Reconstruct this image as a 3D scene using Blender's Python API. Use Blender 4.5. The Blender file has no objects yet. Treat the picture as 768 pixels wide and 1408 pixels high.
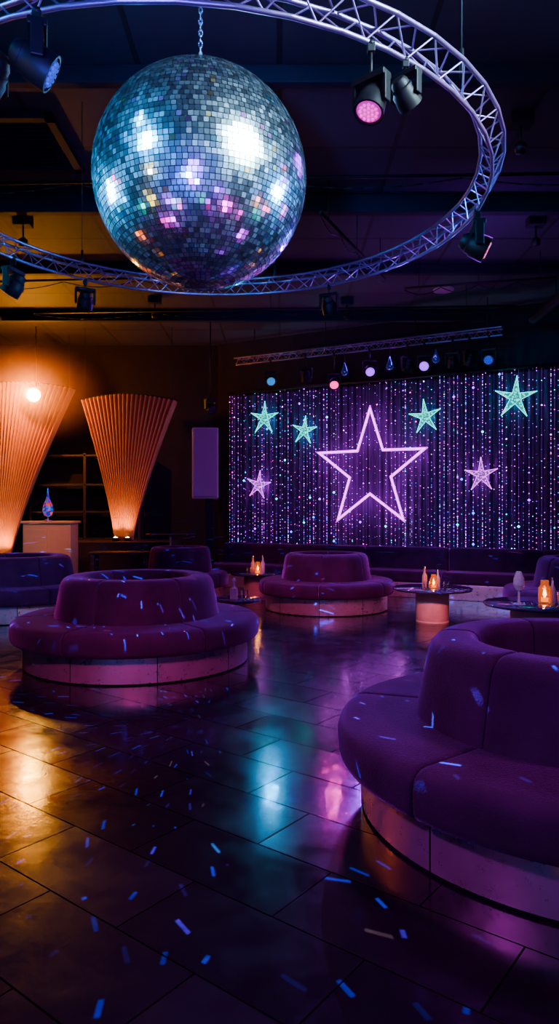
import bpy, bmesh, math, random
from mathutils import Vector, Matrix
random.seed(7)
C = bpy.context.scene.collection
F=950.0; H=1.5
def P(px,py,D): return Vector(((px-384)/F*D, D, H+(704-py)/F*D))

# ---------------------------------------------------------------- materials
def new_mat(name):
    m=bpy.data.materials.new(name); m.use_nodes=True
    nt=m.node_tree; b=nt.nodes['Principled BSDF']; return m,nt,b
def mathn(nt,op,a=None,b=None,c=None):
    n=nt.nodes.new('ShaderNodeMath'); n.operation=op
    for i,v in enumerate((a,b,c)):
        if v is None: continue
        if isinstance(v,(int,float)): n.inputs[i].default_value=v
        else: nt.links.new(v,n.inputs[i])
    return n.outputs[0]
def pmat(name,col,rough=.5,metal=0,emit=None,es=0,sheen=0,noise=.15,nscale=12,trans=0,bump=0,bscale=60,coat=0,sampling=True,rnoise=0,spec=None):
    m,nt,b=new_mat(name)
    L=nt.links.new; N=nt.nodes.new
    tc=N('ShaderNodeTexCoord'); n=N('ShaderNodeTexNoise'); n.inputs['Scale'].default_value=nscale; n.inputs['Detail'].default_value=5
    L(tc.outputs['Object'],n.inputs['Vector'])
    mx=N('ShaderNodeMix'); mx.data_type='RGBA'
    mx.inputs[6].default_value=(*[c*(1-noise) for c in col],1); mx.inputs[7].default_value=(*[min(1,c*(1+noise)) for c in col],1)
    L(n.outputs['Fac'],mx.inputs[0]); L(mx.outputs[2],b.inputs['Base Color'])
    b.inputs['Roughness'].default_value=rough; b.inputs['Metallic'].default_value=metal
    b.inputs['Transmission Weight'].default_value=trans; b.inputs['Coat Weight'].default_value=coat
    if spec is not None: b.inputs['Specular IOR Level'].default_value=spec
    if rnoise:
        n3=N('ShaderNodeTexNoise'); n3.inputs['Scale'].default_value=14; n3.inputs['Detail'].default_value=9; n3.inputs['Roughness'].default_value=.75; L(tc.outputs['Object'],n3.inputs['Vector'])
        rm=N('ShaderNodeMapRange'); rm.inputs['From Min'].default_value=.35; rm.inputs['From Max'].default_value=.65; rm.inputs['To Min'].default_value=rough-rnoise; rm.inputs['To Max'].default_value=rough+rnoise
        L(n3.outputs['Fac'],rm.inputs['Value']); L(rm.outputs[0],b.inputs['Roughness'])
    if sheen:
        b.inputs['Sheen Weight'].default_value=sheen; b.inputs['Sheen Roughness'].default_value=.28
        b.inputs['Sheen Tint'].default_value=(.6,.03,.8,1); b.inputs['Specular IOR Level'].default_value=.08
    if emit:
        b.inputs['Emission Color'].default_value=(*emit,1); b.inputs['Emission Strength'].default_value=es
        if not sampling: m.cycles.emission_sampling='NONE'
    if bump:
        n2=N('ShaderNodeTexNoise'); n2.inputs['Scale'].default_value=bscale; L(tc.outputs['Object'],n2.inputs['Vector'])
        bp=N('ShaderNodeBump'); bp.inputs['Strength'].default_value=bump; bp.inputs['Distance'].default_value=.01
        L(n2.outputs['Fac'],bp.inputs['Height']); L(bp.outputs[0],b.inputs['Normal'])
    return m

M_velvet=pmat('velvet_purple',(.04,.001,.046),.9,sheen=.65,noise=.7,nscale=4,bump=.4,bscale=120)
M_rose=pmat('rose_metal',(.72,.38,.56),.33,.8,noise=.3,nscale=3,bump=.15,bscale=9,rnoise=.1)
M_dark=pmat('dark_core',(.004,.003,.006),.8)
M_wall=pmat('dark_paint',(.012,.008,.018),.85,noise=.3,nscale=3,spec=.2)
M_wallb=pmat('rear_wall_bounce',(.3,.32,.38),.8,noise=.25,nscale=2)  # unseen rear wall, paled to bounce blue light onto the ball
M_beam=pmat('beam_paint',(.010,.008,.02),.7,noise=.2,spec=.2)
M_alu=pmat('truss_aluminium',(.24,.16,.36),.36,.85,noise=.1)
M_black=pmat('black_plastic',(.003,.003,.005),.5,noise=.2,spec=.25)
M_steel=pmat('steel',(.45,.45,.5),.25,1,noise=.1)
M_white=pmat('white_cabinet',(.36,.28,.34),.5,noise=.08)
M_counter=pmat('cream_counter',(.5,.26,.13),.5,noise=.1)
M_grille=pmat('grille_grey',(.30,.21,.30),.6,noise=.15,nscale=200,bump=.4,bscale=300)
M_wood=pmat('walnut_base',(.62,.28,.26),.4,noise=.35,nscale=7)
M_glassdark=pmat('smoked_table_top',(.03,.02,.04),.08,noise=.1,coat=.6)
M_glass=pmat('clear_glass',(.95,.95,1),.03,trans=1,noise=0)
M_crystal=pmat('cut_crystal',(.75,.6,.85),.12,trans=.6,noise=.3,nscale=40,coat=1,bump=.5,bscale=70)
M_amber=pmat('amber_glass',(1,.55,.2),.04,trans=.95,noise=.05,emit=(1,.2,.01),es=.12,sampling=False)
M_flame=pmat('candle_flame',(1,.6,.2),.5,emit=(1,.45,.06),es=40)
M_wax=pmat('candle_wax',(.9,.5,.2),.5,emit=(1,.3,.02),es=2)
M_ledge=pmat('ledge_dark',(.02,.010,.009),.5,noise=.4)
M_bulb=pmat('amber_bulb',(1,.6,.2),.4,emit=(1,.5,.03),es=250)
m,nt,b=new_mat('ceiling_panels'); L=nt.links.new; N=nt.nodes.new; M_ceil=m
tc=N('ShaderNodeTexCoord'); br=N('ShaderNodeTexBrick'); br.offset=0; br.inputs['Scale'].default_value=1; br.inputs['Brick Width'].default_value=1.2; br.inputs['Row Height'].default_value=1.2; br.inputs['Mortar Size'].default_value=.025
br.inputs['Color1'].default_value=(.024,.018,.044,1); br.inputs['Color2'].default_value=(.015,.011,.03,1); br.inputs['Mortar'].default_value=(.003,.002,.006,1)
L(tc.outputs['Object'],br.inputs['Vector']); L(br.outputs['Color'],b.inputs['Base Color']); b.inputs['Roughness'].default_value=.7
bp=N('ShaderNodeBump'); bp.inputs['Strength'].default_value=.5; bp.inputs['Distance'].default_value=.02; bp.invert=True; L(br.outputs['Fac'],bp.inputs['Height']); L(bp.outputs[0],b.inputs['Normal'])

def emat(name,col,s,sampling=False): return pmat(name,tuple(min(1,c) for c in col),.4,emit=col,es=s,noise=.1,sampling=sampling)

# ---------------------------------------------------------------- helpers
def finish(o,kind=None,label=None,cat=None,group=None,parent=None):
    C.objects.link(o)
    if kind: o['kind']=kind
    if label: o['label']=label
    if cat: o['category']=cat
    if group: o['group']=group
    if parent: o.parent=parent
    return o
def mesh_obj(name,verts,faces,mats,mi=None,smooth=False,**k):
    me=bpy.data.meshes.new(name); me.from_pydata([tuple(v) for v in verts],[],faces)
    if not isinstance(mats,(list,tuple)): mats=[mats]
    for m in mats: me.materials.append(m)
    if mi:
        for p,i in zip(me.polygons,mi): p.material_index=i
    if smooth:
        for p in me.polygons: p.use_smooth=True
    me.update()
    return finish(bpy.data.objects.new(name,me),**k)
def bm_obj(name,bm,mats,smooth=False,angle=None,**k):
    me=bpy.data.meshes.new(name); bmesh.ops.recalc_face_normals(bm,faces=bm.faces); bm.to_mesh(me); bm.free()
    if not isinstance(mats,(list,tuple)): mats=[mats]
    for m in mats: me.materials.append(m)
    if smooth:
        for p in me.polygons: p.use_smooth=True
        if angle: me.set_sharp_from_angle(angle=math.radians(angle))
    return finish(bpy.data.objects.new(name,me),**k)
def empty(name,loc,label,cat,group=None,rz=0,parent=None):
    o=bpy.data.objects.new(name,None); o.empty_display_size=.1; o.location=loc; o.rotation_euler=(0,0,rz)
    return finish(o,label=label,cat=cat,group=group,parent=parent)
def add_box(bm,c,s,bev=0,rot=None,mi=0):
    M=Matrix.Translation(Vector(c)) @ (rot.to_4x4() if rot else Matrix.Identity(4)) @ Matrix.Diagonal((s[0],s[1],s[2],1))
    r=bmesh.ops.create_cube(bm,size=1,matrix=M)
    fs=set(f for v in r['verts'] for f in v.link_faces)
    for f in fs: f.material_index=mi
    if bev:
        es=list(set(e for v in r['verts'] for e in v.link_edges))
        bmesh.ops.bevel(bm,geom=es,offset=bev,segments=2,affect='EDGES',profile=.5)
def box(name,c,s,mat,bev=0,rot=None,**k):
    bm=bmesh.new(); add_box(bm,c,s,bev,rot); return bm_obj(name,bm,mat,**k)
def add_tube(bm,p,q,r,n=6,mi=0,cap=True):
    p=Vector(p);q=Vector(q);d=(q-p); 
    if d.length<1e-6: return
    d.normalize(); a=d.orthogonal().normalized(); b=d.cross(a)
    A=[];B=[]
    for i in range(n):
        t=2*math.pi*i/n; o=(a*math.cos(t)+b*math.sin(t))*r
        A.append(bm.verts.new(p+o)); B.append(bm.verts.new(q+o))
    for i in range(n):
        f=bm.faces.new((A[i],A[(i+1)%n],B[(i+1)%n],B[i])); f.material_index=mi; f.smooth=True
    if cap:
        bm.faces.new(A[::-1]).material_index=mi; bm.faces.new(B).material_index=mi
def add_path(bm,pts,r,n=6,closed=False,mi=0):
    m=len(pts)
    for i in range(m if closed else m-1): add_tube(bm,pts[i],pts[(i+1)%m],r,n,mi,cap=True)
def add_lathe(bm,prof,n=32,mi=0,M=None):
    rings=[]
    for r,z in prof:
        ring=[]
        if r<1e-5:
            v=Vector((0,0,z)); ring=[bm.verts.new(M@v if M else v)]*n
        else:
            for i in range(n):
                t=2*math.pi*i/n; v=Vector((r*math.cos(t),r*math.sin(t),z)); ring.append(bm.verts.new(M@v if M else v))
        rings.append(ring)
    for a,b in zip(rings,rings[1:]):
        for i in range(n):
            j=(i+1)%n; vs=[]
            for v in (a[i],a[j],b[j],b[i]):
                if v not in vs: vs.append(v)
            if len(vs)>2:
                try: f=bm.faces.new(vs); f.material_index=mi; f.smooth=True
                except ValueError: pass
def lathe(name,prof,mat,n=32,M=None,angle=40,**k):
    bm=bmesh.new(); add_lathe(bm,prof,n,0,M); return bm_obj(name,bm,mat,smooth=True,angle=angle,**k)
def fillet(pts,rads,k=5):
    out=[];n=len(pts)
    for i in range(n):
        p=Vector(pts[i]);a=Vector(pts[i-1]);b=Vector(pts[(i+1)%n]);r=rads[i]
        da=(a-p).normalized();db=(b-p).normalized()
        if r<=0: out.append(p);continue
        s=p+da*r;e=p+db*r
        for j in range(k+1):
            t=j/k; out.append((1-t)**2*s+2*t*(1-t)*p+t*t*e)
    return out
def sweep(name,prof,a0,a1,n,mat,er=.03,**k):
    cen=sum((Vector(p) for p in prof),Vector((0,0)))/len(prof)
    st=[]; rm=cen[0]; m=4
    for j in range(m): 
        t=j/m; st.append((a0+er*(1-math.cos(t*math.pi/2))/rm, er*(1-math.sin(t*math.pi/2))))
    for j in range(n+1): st.append((a0+er/rm+(a1-a0-2*er/rm)*j/n,0))
    for j in range(m-1,-1,-1):
        t=j/m; st.append((a1-er*(1-math.cos(t*math.pi/2))/rm, er*(1-math.sin(t*math.pi/2))))
    verts=[];faces=[];L=len(prof)
    for ang,ins in st:
        for p in prof:
            d=Vector(p)-cen; l=d.length; q=cen+d*max(0,(l-ins)/l)
            verts.append((q[0]*math.cos(ang),q[0]*math.sin(ang),q[1]))
    for s in range(len(st)-1):
        for i in range(L):
            j=(i+1)%L; faces.append((s*L+i,s*L+j,(s+1)*L+j,(s+1)*L+i))
    faces.append(tuple(range(L))[::-1]); faces.append(tuple((len(st)-1)*L+i for i in range(L)))
    bm=bmesh.new(); vs=[bm.verts.new(v) for v in verts]
    for f in faces: bm.faces.new([vs[i] for i in f])
    return bm_obj(name,bm,mat,smooth=True,angle=60,**k)
def copy_tree(o,parent=None):
    n=o.copy(); C.objects.link(n)
    if parent: n.parent=parent
    for ch in o.children: copy_tree(ch,n)
    return n

# ---------------------------------------------------------------- room
def wall(name,p,q,mat,z0=0,z1=5.3,t=.15):
    p=Vector(p);q=Vector(q);d=q-p;L=d.length;a=math.atan2(d.y,d.x)
    o=box(name,(0,0,0),(L,t,z1-z0),mat,kind='structure')
    n=Vector((-d.y,d.x)).normalized()*t/2
    o.location=((p.x+q.x)/2+n.x,(p.y+q.y)/2+n.y,(z0+z1)/2); o.rotation_euler=(0,0,a)
    return o
WD=Vector((6.04,-3.1)).normalized(); WN=Vector((WD.y,-WD.x))
if WN.y>0: WN=-WN
W0=Vector((-1.04,15.5))
A0=W0-WD*.4; A1=W0+WD*8.75
wall('wall_west',(-7.2,-3.2),(-7.2,16),M_wall)
wall('wall_north',(-7.2,15.75),(A0.x,15.75),M_wall)
wall('wall_northeast',A0,A1,M_wall)
wall('wall_east',(A1.x,A1.y),(A1.x,-3.2),M_wall)
wall('wall_south',(A1.x,-3.2),(-7.2,-3.2),M_wallb)
box('ceiling',(-.2,6.4,5.4),(14.4,19.6,.2),M_ceil,kind='structure')

m,nt,b=new_mat('floor_tiles'); L=nt.links.new; N=nt.nodes.new
tc=N('ShaderNodeTexCoord'); mp=N('ShaderNodeMapping'); mp.inputs['Rotation'].default_value=(0,0,math.radians(38)); L(tc.outputs['Object'],mp.inputs['Vector'])
br=N('ShaderNodeTexBrick'); br.offset=.5; br.inputs['Scale'].default_value=1; br.inputs['Brick Width'].default_value=.8; br.inputs['Row Height'].default_value=.4
br.inputs['Mortar Size'].default_value=.0036; br.inputs['Mortar Smooth'].default_value=.1
br.inputs['Color1'].default_value=(.015,.010,.019,1); br.inputs['Color2'].default_value=(.007,.005,.010,1); br.inputs['Mortar'].default_value=(.001,.001,.001,1)
L(mp.outputs[0],br.inputs['Vector'])
n1=N('ShaderNodeTexNoise'); n1.inputs['Scale'].default_value=4; n1.inputs['Detail'].default_value=14; n1.inputs['Roughness'].default_value=.8; L(tc.outputs['Object'],n1.inputs['Vector'])
n2=N('ShaderNodeTexNoise'); n2.inputs['Scale'].default_value=3.5; n2.inputs['Detail'].default_value=12; n2.inputs['Roughness'].default_value=.6; L(tc.outputs['Object'],n2.inputs['Vector'])
r=N('ShaderNodeMapRange'); r.inputs['From Min'].default_value=.35; r.inputs['From Max'].default_value=.65; r.inputs['To Min'].default_value=.03; r.inputs['To Max'].default_value=.17
L(n1.outputs['Fac'],r.inputs['Value'])
sc=N('ShaderNodeSeparateColor'); L(br.outputs['Color'],sc.inputs[0])
L(mathn(nt,'ADD',r.outputs[0],mathn(nt,'MULTIPLY',sc.outputs[0],4.5)),b.inputs['Roughness']); L(br.outputs['Color'],b.inputs['Base Color'])
L(mathn(nt,'MULTIPLY_ADD',br.outputs['Fac'],-.5,.5),b.inputs['Specular IOR Level'])
h=mathn(nt,'ADD',mathn(nt,'MULTIPLY',n2.outputs['Fac'],.8),mathn(nt,'MULTIPLY',sc.outputs[0],18.0))
bp=N('ShaderNodeBump'); bp.inputs['Strength'].default_value=.28; bp.inputs['Distance'].default_value=.008; L(h,bp.inputs['Height']); L(bp.outputs[0],b.inputs['Normal'])
box('floor',(-.2,6.4,-.05),(14.4,19.6,.1),m,kind='structure')

for i,(y,z,w) in enumerate([(5.9,5.22,.10),(8.3,5.19,.12),(10.6,5.22,.10),(13.0,5.19,.12)]):
    box('ceiling_beam',(-.1,y,z),(14,w,5.3*2-2*z-.005),M_beam,.01,label='dark painted steel beam crossing the ceiling',cat='beam',group='ceiling beams')
for i,x in enumerate([-4.9,4.4]):
    bm=bmesh.new(); add_tube(bm,(x,.5,4.85),(x,12,4.85),.08,16)
    for y in (2,5,7.5,11): add_tube(bm,(x,y,4.85),(x,y,5.3),.01)
    bm_obj('ceiling_duct',bm,M_beam,label='dark round duct slung under the ceiling',cat='duct',group='ceiling ducts')
for (p,q) in [((-4.2,7.3,4.95),(3.9,7.0,4.95)),((.45,7.6,4.8),(1.5,9.8,4.8)),((-4.3,10.2,4.9),(.2,9.9,4.9)),((1.9,10.5,4.9),(4.0,10.0,4.9)),((-4.2,11.8,4.9),(3.9,11.4,4.9))]:
    p=Vector(p);q=Vector(q); bm=bmesh.new(); add_tube(bm,p,q,.018,8)
    for t in (.1,.5,.9): w_=p.lerp(q,t); add_tube(bm,w_,(w_.x,w_.y,5.298),.006,5)
    # cable looped along the pipe
    pts=[]
    for j in range(41):
        t=j/40; w_=p.lerp(q,t); pts.append(w_+Vector((0,.02,-.02-.09*abs(math.sin(t*math.pi*4)))))
    add_path(bm,pts,.007,5)
    bm_obj('rigging_pipe',bm,M_black,label='thin black rigging pipe with looped cable under the ceiling',cat='pipe',group='rigging pipes')
for (x,y) in [(-3.3,8.9),(-.9,9.1),(2.3,6.6),(3.3,8.9),(-2.2,12.2),(1.2,12.3)]:
    e=empty('junction_box',(x,y,5.3),'small dark junction box fixed to the ceiling','junction box','junction boxes')
    box('box_body',(0,0,-.06),(.22,.16,.12),M_beam,.01,parent=e)
    bm=bmesh.new(); add_tube(bm,(0,0,-.12),(0,0,-.3),.012,8); add_lathe(bm,[(0,-.38),(.05,-.37),(.06,-.3),(.03,-.27),(0,-.26)],14); bm_obj('sensor_head',bm,M_black,parent=e)
v=empty('air_vent',(-2.7,7.1,5.3),'square slatted grey air conditioning vent in the ceiling','vent')
bm=bmesh.new()
for s in (-1,1):
    add_box(bm,(s*.5,0,-.03),(.08,1.08,.06)); add_box(bm,(0,s*.5,-.03),(1.08,.08,.06))
bm_obj('vent_frame',bm,M_beam,parent=v)
bm=bmesh.new()
for i in range(12): add_box(bm,(0,-.43+i*.078,-.03),(.92,.05,.008),rot=Matrix.Rotation(.6,3,'X'))
bm_obj('vent_slat',bm,M_beam,parent=v)
v=empty('ceiling_speaker',(2.8,11.8,5.3),'round flush white ceiling speaker','speaker')
lathe('rim',[(.0,-.02),(.14,-.03),(.17,-.02),(.18,0),(0,0)],M_white,parent=v)
lathe('grille',[(0,-.035),(.13,-.032),(.135,-.02)],M_grille,parent=v)

# ---------------------------------------------------------------- round sofas
def make_sofa(loc,label,a_off=215,sx=1,sz=1):
    s=empty('round_sofa',loc,label,'sofa','round velvet sofas')
    a0=math.radians(a_off)
    bm=bmesh.new(); add_lathe(bm,[(0,0),(1.08,0),(1.08,.26),(0,.26)],64,1)
    npn=9
    for i in range(npn):
        t0=a0+i*2*math.pi/npn+.004; t1=a0+(i+1)*2*math.pi/npn-.004; k=10
        for j in range(k):
            u=t0+(t1-t0)*j/k; w=t0+(t1-t0)*(j+1)/k; q=[]
            for (r,z) in ((1.085,.01),(1.11,.015),(1.11,.245),(1.085,.25)):
                q.append((bm.verts.new((r*math.cos(u),r*math.sin(u),z)),bm.verts.new((r*math.cos(w),r*math.sin(w),z))))
            for e in range(3): 
                f=bm.faces.new((q[e][0],q[e][1],q[e+1][1],q[e+1][0])); f.material_index=0
    bmesh.ops.remove_doubles(bm,verts=bm.verts,dist=.0004)
    bm_obj('base',bm,[M_rose,M_dark],smooth=True,angle=35,parent=s)
    prof=fillet([(.62,.245),(1.225,.245),(1.235,.46),(.62,.475)],[.02,.06,.10,.05],6)
    for i in range(6):
        t=a0+i*math.pi/3; sweep('seat_cushion',prof,t+.003,t+math.pi/3-.003,22,M_velvet,.022,parent=s)
    prof=fillet([(.50,.40),(.835,.40),(.745,.865),(.50,.865)],[.02,.02,.10,.08],6)
    for i in range(6):
        t=a0+math.radians(2)+i*math.pi/3; sweep('backrest',prof,t+.002,t+math.pi/3-.002,22,M_velvet,.02,parent=s)
    bm=bmesh.new(); add_lathe(bm,[(0,.26),(.6,.26),(.6,.4),(0,.4)],40); bm_obj('centre_well',bm,M_dark,parent=s)
    s.scale=(sx,sx,sz)
    return s
s0=make_sofa((-1.44,7.05,0),'round purple velvet sofa with rose metal plinth and ring backrest',250)
def sofa_copy(loc,label,rz,sx=1,sz=1):
    s=copy_tree(s0); s.location=loc; s.rotation_euler=(0,0,math.radians(rz)); s.scale=(sx,sx,sz); s['label']=label; return s
sofa_copy((1.53,3.49,0),'large round purple velvet sofa with seamed cushions beside the open floor',-35)
sofa_copy((.73,10.8,0),'smaller round purple velvet sofa facing the star curtain banquette',10,.85,1.0)
sofa_copy((-1.68,11.7,0),'small round purple velvet sofa beside the high table',20,.66,1.06)
sofa_copy((-3.85,10.2,0),'round purple velvet sofa in front of the white counter',0,.98,1)
sofa_copy((4.28,9.35,0),'round purple velvet sofa behind the low glass table',5,.98,1.03)

# ---------------------------------------------------------------- banquette
ang=math.atan2(WD.y,WD.x)
def WL(t,off,z):
    p=W0+WD*t+WN*off; return Vector((p.x,p.y,z))
bq=empty('banquette',WL(0,0,0),'long straight purple velvet banquette along the star curtain','banquette',rz=ang)
bm=bmesh.new(); add_box(bm,(4.25,-1.1,.13),(7.9,.76,.26),.01); bm_obj('base',bm,M_rose,parent=bq)
for i in range(5):
    x=.3+i*1.58+.79
    box('seat_cushion',(x,-1.17,.36),(1.57,.66,.2),M_velvet,.05,parent=bq)
    box('backrest',(x,-.83,.56),(1.57,.24,.6),M_velvet,.06,parent=bq)

# ---------------------------------------------------------------- star curtain
m,nt,b=new_mat('streak_glow_cloth'); L=nt.links.new; N=nt.nodes.new
tc=N('ShaderNodeTexCoord'); mp=N('ShaderNodeMapping'); mp.inputs['Scale'].default_value=(9,1,.7); L(tc.outputs['Object'],mp.inputs['Vector'])
n1=N('ShaderNodeTexNoise'); n1.inputs['Scale'].default_value=2.5; n1.inputs['Detail'].default_value=6; L(mp.outputs[0],n1.inputs['Vector'])
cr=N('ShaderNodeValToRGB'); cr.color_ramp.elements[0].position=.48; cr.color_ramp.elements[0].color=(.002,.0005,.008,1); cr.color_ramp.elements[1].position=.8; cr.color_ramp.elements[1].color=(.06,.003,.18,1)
L(n1.outputs['Fac'],cr.inputs[0]); b.inputs['Base Color'].default_value=(.03,.012,.05,1); L(cr.outputs[0],b.inputs['Emission Color']); b.inputs['Emission Strength'].default_value=.3  # cloth is no lamp; its emission imitates vertical light streaks
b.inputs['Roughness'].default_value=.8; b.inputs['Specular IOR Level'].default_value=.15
vs=[];fs=[];nn=420
for i in range(nn+1):
    x=8.7*i/nn; y=-.07+.035*math.sin(i*.9)+.015*math.sin(i*.23)
    vs+=[(x,y,.70),(x,y,4.06)]
for i in range(nn): fs.append((2*i,2*i+2,2*i+3,2*i+1))
sc=mesh_obj('backdrop_cloth',vs,fs,m,smooth=True,label='dark purple pleated backdrop cloth behind the light strings',cat='curtain')
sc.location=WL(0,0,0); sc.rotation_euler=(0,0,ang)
beadm=[emat('bead_violet',(.35,.01,1),7),emat('bead_pink',(1,.02,.6),7),emat('bead_blue',(.02,.12,1),8),emat('bead_teal',(.0,.8,.75),7),emat('bead_white',(.8,.35,1),10),
       pmat('string_wire',(.05,.02,.09),.5,emit=(.35,.01,.8),es=.35,sampling=False),pmat('string_wire_dim',(.05,.02,.09),.5,emit=(.2,.02,.6),es=.08,sampling=False)]  # wires emit faint purple, imitating light along the strings
vs=[];fs=[];mi=[]
def bead(p,r,k):
    n=len(vs); x,y,z=p
    vs.extend([(x+r,y,z),(x,y+r,z),(x-r,y,z),(x,y-r,z),(x,y,z+r),(x,y,z-r)])
    for a,bb in ((0,1),(1,2),(2,3),(3,0)):
        fs.append((n+a,n+bb,n+4)); fs.append((n+bb,n+a,n+5)); mi.extend([k,k])
for i in range(118):
    x=.03+8.6*i/118+random.uniform(-.025,.025); y=-.17-random.random()*.06
    n=len(vs); w=.0025; zb=.72+random.random()*.04; zt=4.08
    vs.extend([(x-w,y,zb),(x+w,y,zb),(x+w,y,zt),(x-w,y,zt),(x,y-w,zb),(x,y-w,zt)])
    br_=random.random()<.35
    fs.extend([(n,n+4,n+5,n+3),(n+4,n+1,n+2,n+5)]); mi.extend([5 if br_ else 6]*2)
    z=zb+random.random()*.1
    dens=random.choice([.06,.08,.13,.2]) if br_ else random.choice([.13,.2,.3])
    sc_=1.0 if br_ else .85
    while z<zt:
        u=random.random(); hz=(z-.7)/3.4
        k=0 if u<.42 else 1 if u<.66 else 2 if u<.78 else 3 if u<.9 else 4
        rr=random.choice([.005,.006,.007,.008,.010])*sc_; q=random.random()
        if q<.013: rr=.026; k=random.choice([2,3,3,0])
        elif q<.05: rr=.014
        bead((x,y,z),rr,k); z+=dens*random.uniform(.3,1.8)*(.6 if hz<.2 else 1)
sl=mesh_obj('light_string_curtain',vs,fs,beadm,mi,kind='stuff',label='curtain of hanging fairy light strings in violet, pink and teal',cat='light curtain')
sl.location=WL(0,0,0); sl.rotation_euler=(0,0,ang)
bm=bmesh.new(); add_tube(bm,(0,-.2,4.12),(8.7,-.2,4.12),.03,10)
for i in range(8): add_tube(bm,(.3+i*1.15,-.2,4.12),(.3+i*1.15,-.0,4.12),.012)
o=bm_obj('curtain_rail',bm,M_black,label='black rail carrying the light strings',cat='rail'); o.location=WL(0,0,0); o.rotation_euler=(0,0,ang)

def pointlight(name,loc,energy,col,rad=.01):
    l=bpy.data.lights.new(name,'POINT'); l.energy=energy; l.color=col; l.shadow_soft_size=rad
    o=bpy.data.objects.new(name,l); C.objects.link(o); o.location=loc; return o
def ray_wall(px,py,off):
    d=Vector(((px-384)/F,1,(704-py)/F)); n=Vector((WN.x,WN.y,0)); q=WL(0,off,0)
    t=(q-Vector((0,0,H))).dot(n)/d.dot(n); return Vector((0,0,H))+d*t
RA=Matrix.Rotation(ang,3,'Z')
M_starbig=emat('star_violet_neon',(.85,.22,1),4.5,True)
M_starwire=emat('star_edge_pink',(.85,.01,1),2.0)
def star_pts(ro,ri,rot=0,sx=1):
    return [Vector(((ro if i%2==0 else ri)*math.sin(rot+i*math.pi/5)*sx,0,(ro if i%2==0 else ri)*math.cos(rot+i*math.pi/5))) for i in range(10)]
c=ray_wall(508,646,.36)
dpx=c.y/F
big=empty('neon_star',c,'large open five-pointed star outlined in glowing violet-white neon','star light',rz=ang)
p=star_pts(85*dpx,33*dpx,0,.95)
bm=bmesh.new(); add_path(bm,p,.011,10,True)
for q in p: bmesh.ops.create_icosphere(bm,subdivisions=2,radius=.011,matrix=Matrix.Translation(q))
bm_obj('tube_outline',bm,M_starbig,parent=big)
bm=bmesh.new()
for f_ in (1.045,.95):
    add_path(bm,[q*f_+Vector((0,.015,0)) for q in p],.009,6,True)
bm_obj('tube_edging',bm,M_starwire,parent=big)
for q0,q1 in zip(p,p[1:]+p[:1]):
    for t in (.25,.75):
        q=q0.lerp(q1,t); pointlight('neon_star_glow',c+RA@(q+Vector((0,.06,0))),5,(.8,.05,1))
def glit(name,c1,c2,s):
    m,nt,b=new_mat(name); L=nt.links.new; N=nt.nodes.new
    tc=N('ShaderNodeTexCoord'); v=N('ShaderNodeTexVoronoi'); v.inputs['Scale'].default_value=26; L(tc.outputs['Object'],v.inputs['Vector'])
    cr=N('ShaderNodeValToRGB'); cr.color_ramp.elements[0].position=.15; cr.color_ramp.elements[0].color=(*c1,1); cr.color_ramp.elements[1].position=.5; cr.color_ramp.elements[1].color=(*c2,1)
    L(v.outputs['Distance'],cr.inputs[0]); L(cr.outputs[0],b.inputs['Emission Color']); b.inputs['Base Color'].default_value=(0,0,0,1); b.inputs['Specular IOR Level'].default_value=.1; b.inputs['Emission Strength'].default_value=s; return m
M_teal=glit('star_glitter_teal',(.02,1,.85),(.0,.13,.14),3.2)
M_pinkst=glit('star_glitter_lilac',(.8,.25,1),(.12,.01,.22),3.0)
M_tealw=emat('star_edge_teal',(.0,.95,.85),3.0); M_pinkw=emat('star_edge_lilac',(.85,.12,1),3.0)
for (px,py,rp,col,rot) in [(363,575,23,0,.05),(418,592,20,0,.12),(584,573,24,0,-.1),(708,547,30,0,.08),(355,667,20,1,.15),(661,653,24,1,-.02)]:
    c=ray_wall(px,py,.3); k=c.y/F
    e=empty('hanging_star',c,('glowing teal' if col==0 else 'glowing lilac')+' crystal beaded five-pointed star hung on the light strings','star light','small hanging stars',rz=ang)
    p=star_pts(rp*k,rp*.26*k,rot,.95)
    vv=p+[Vector((0,-.03,0)),Vector((0,.03,0))]; ff=[]
    for i in range(10): ff+= [(i,(i+1)%10,10),((i+1)%10,i,11)]
    mesh_obj('star_body',vv,ff,[M_teal,M_pinkst][col],parent=e)
    bm=bmesh.new(); add_path(bm,p,.006,5,True)
    for q in p: bmesh.ops.create_icosphere(bm,subdivisions=1,radius=.011,matrix=Matrix.Translation(q))
    bm_obj('bead_edging',bm,[M_tealw,M_pinkw][col],parent=e)
    pointlight('star_glow',c+RA@Vector((0,.1,0)),14,[(0,.8,.7),(.8,.05,1)][col])

# ---------------------------------------------------------------- trusses
def truss_mesh(bm,frames,r1,r2,closed):
    n=len(frames); R=range(n if closed else n-1)
    for i in R:
        a=frames[i];b2=frames[(i+1)%n]
        for k in range(3): add_tube(bm,a[k],b2[k],r1,8,cap=False)
    for i in R:
        a=frames[i];b2=frames[(i+1)%n]; mid=[(a[k]+b2[k])/2 for k in range(3)]
        for k in range(3):
            l=(k+1)%3; add_tube(bm,a[k],mid[l],r2,5,cap=False); add_tube(bm,mid[l],b2[k],r2,5,cap=False)
RC=Vector((-.557,4.88,3.72)); RR=1.97
n=50; fr=[]
for i in range(n):
    t=2*math.pi*i/n; u=Vector((math.cos(t),math.sin(t),0))
    fr.append([RC+u*(RR-.07)+Vector((0,0,.06)),RC+u*(RR+.07)+Vector((0,0,.06)),RC+u*RR+Vector((0,0,-.065))])
rt=empty('ring_truss',RC,'large circular aluminium lighting truss hung below the ceiling','truss')
bm=bmesh.new(); truss_mesh(bm,[[v-RC for v in f] for f in fr],.0125,.005,True); bm_obj('truss_ring',bm,M_alu,parent=rt)
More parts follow.
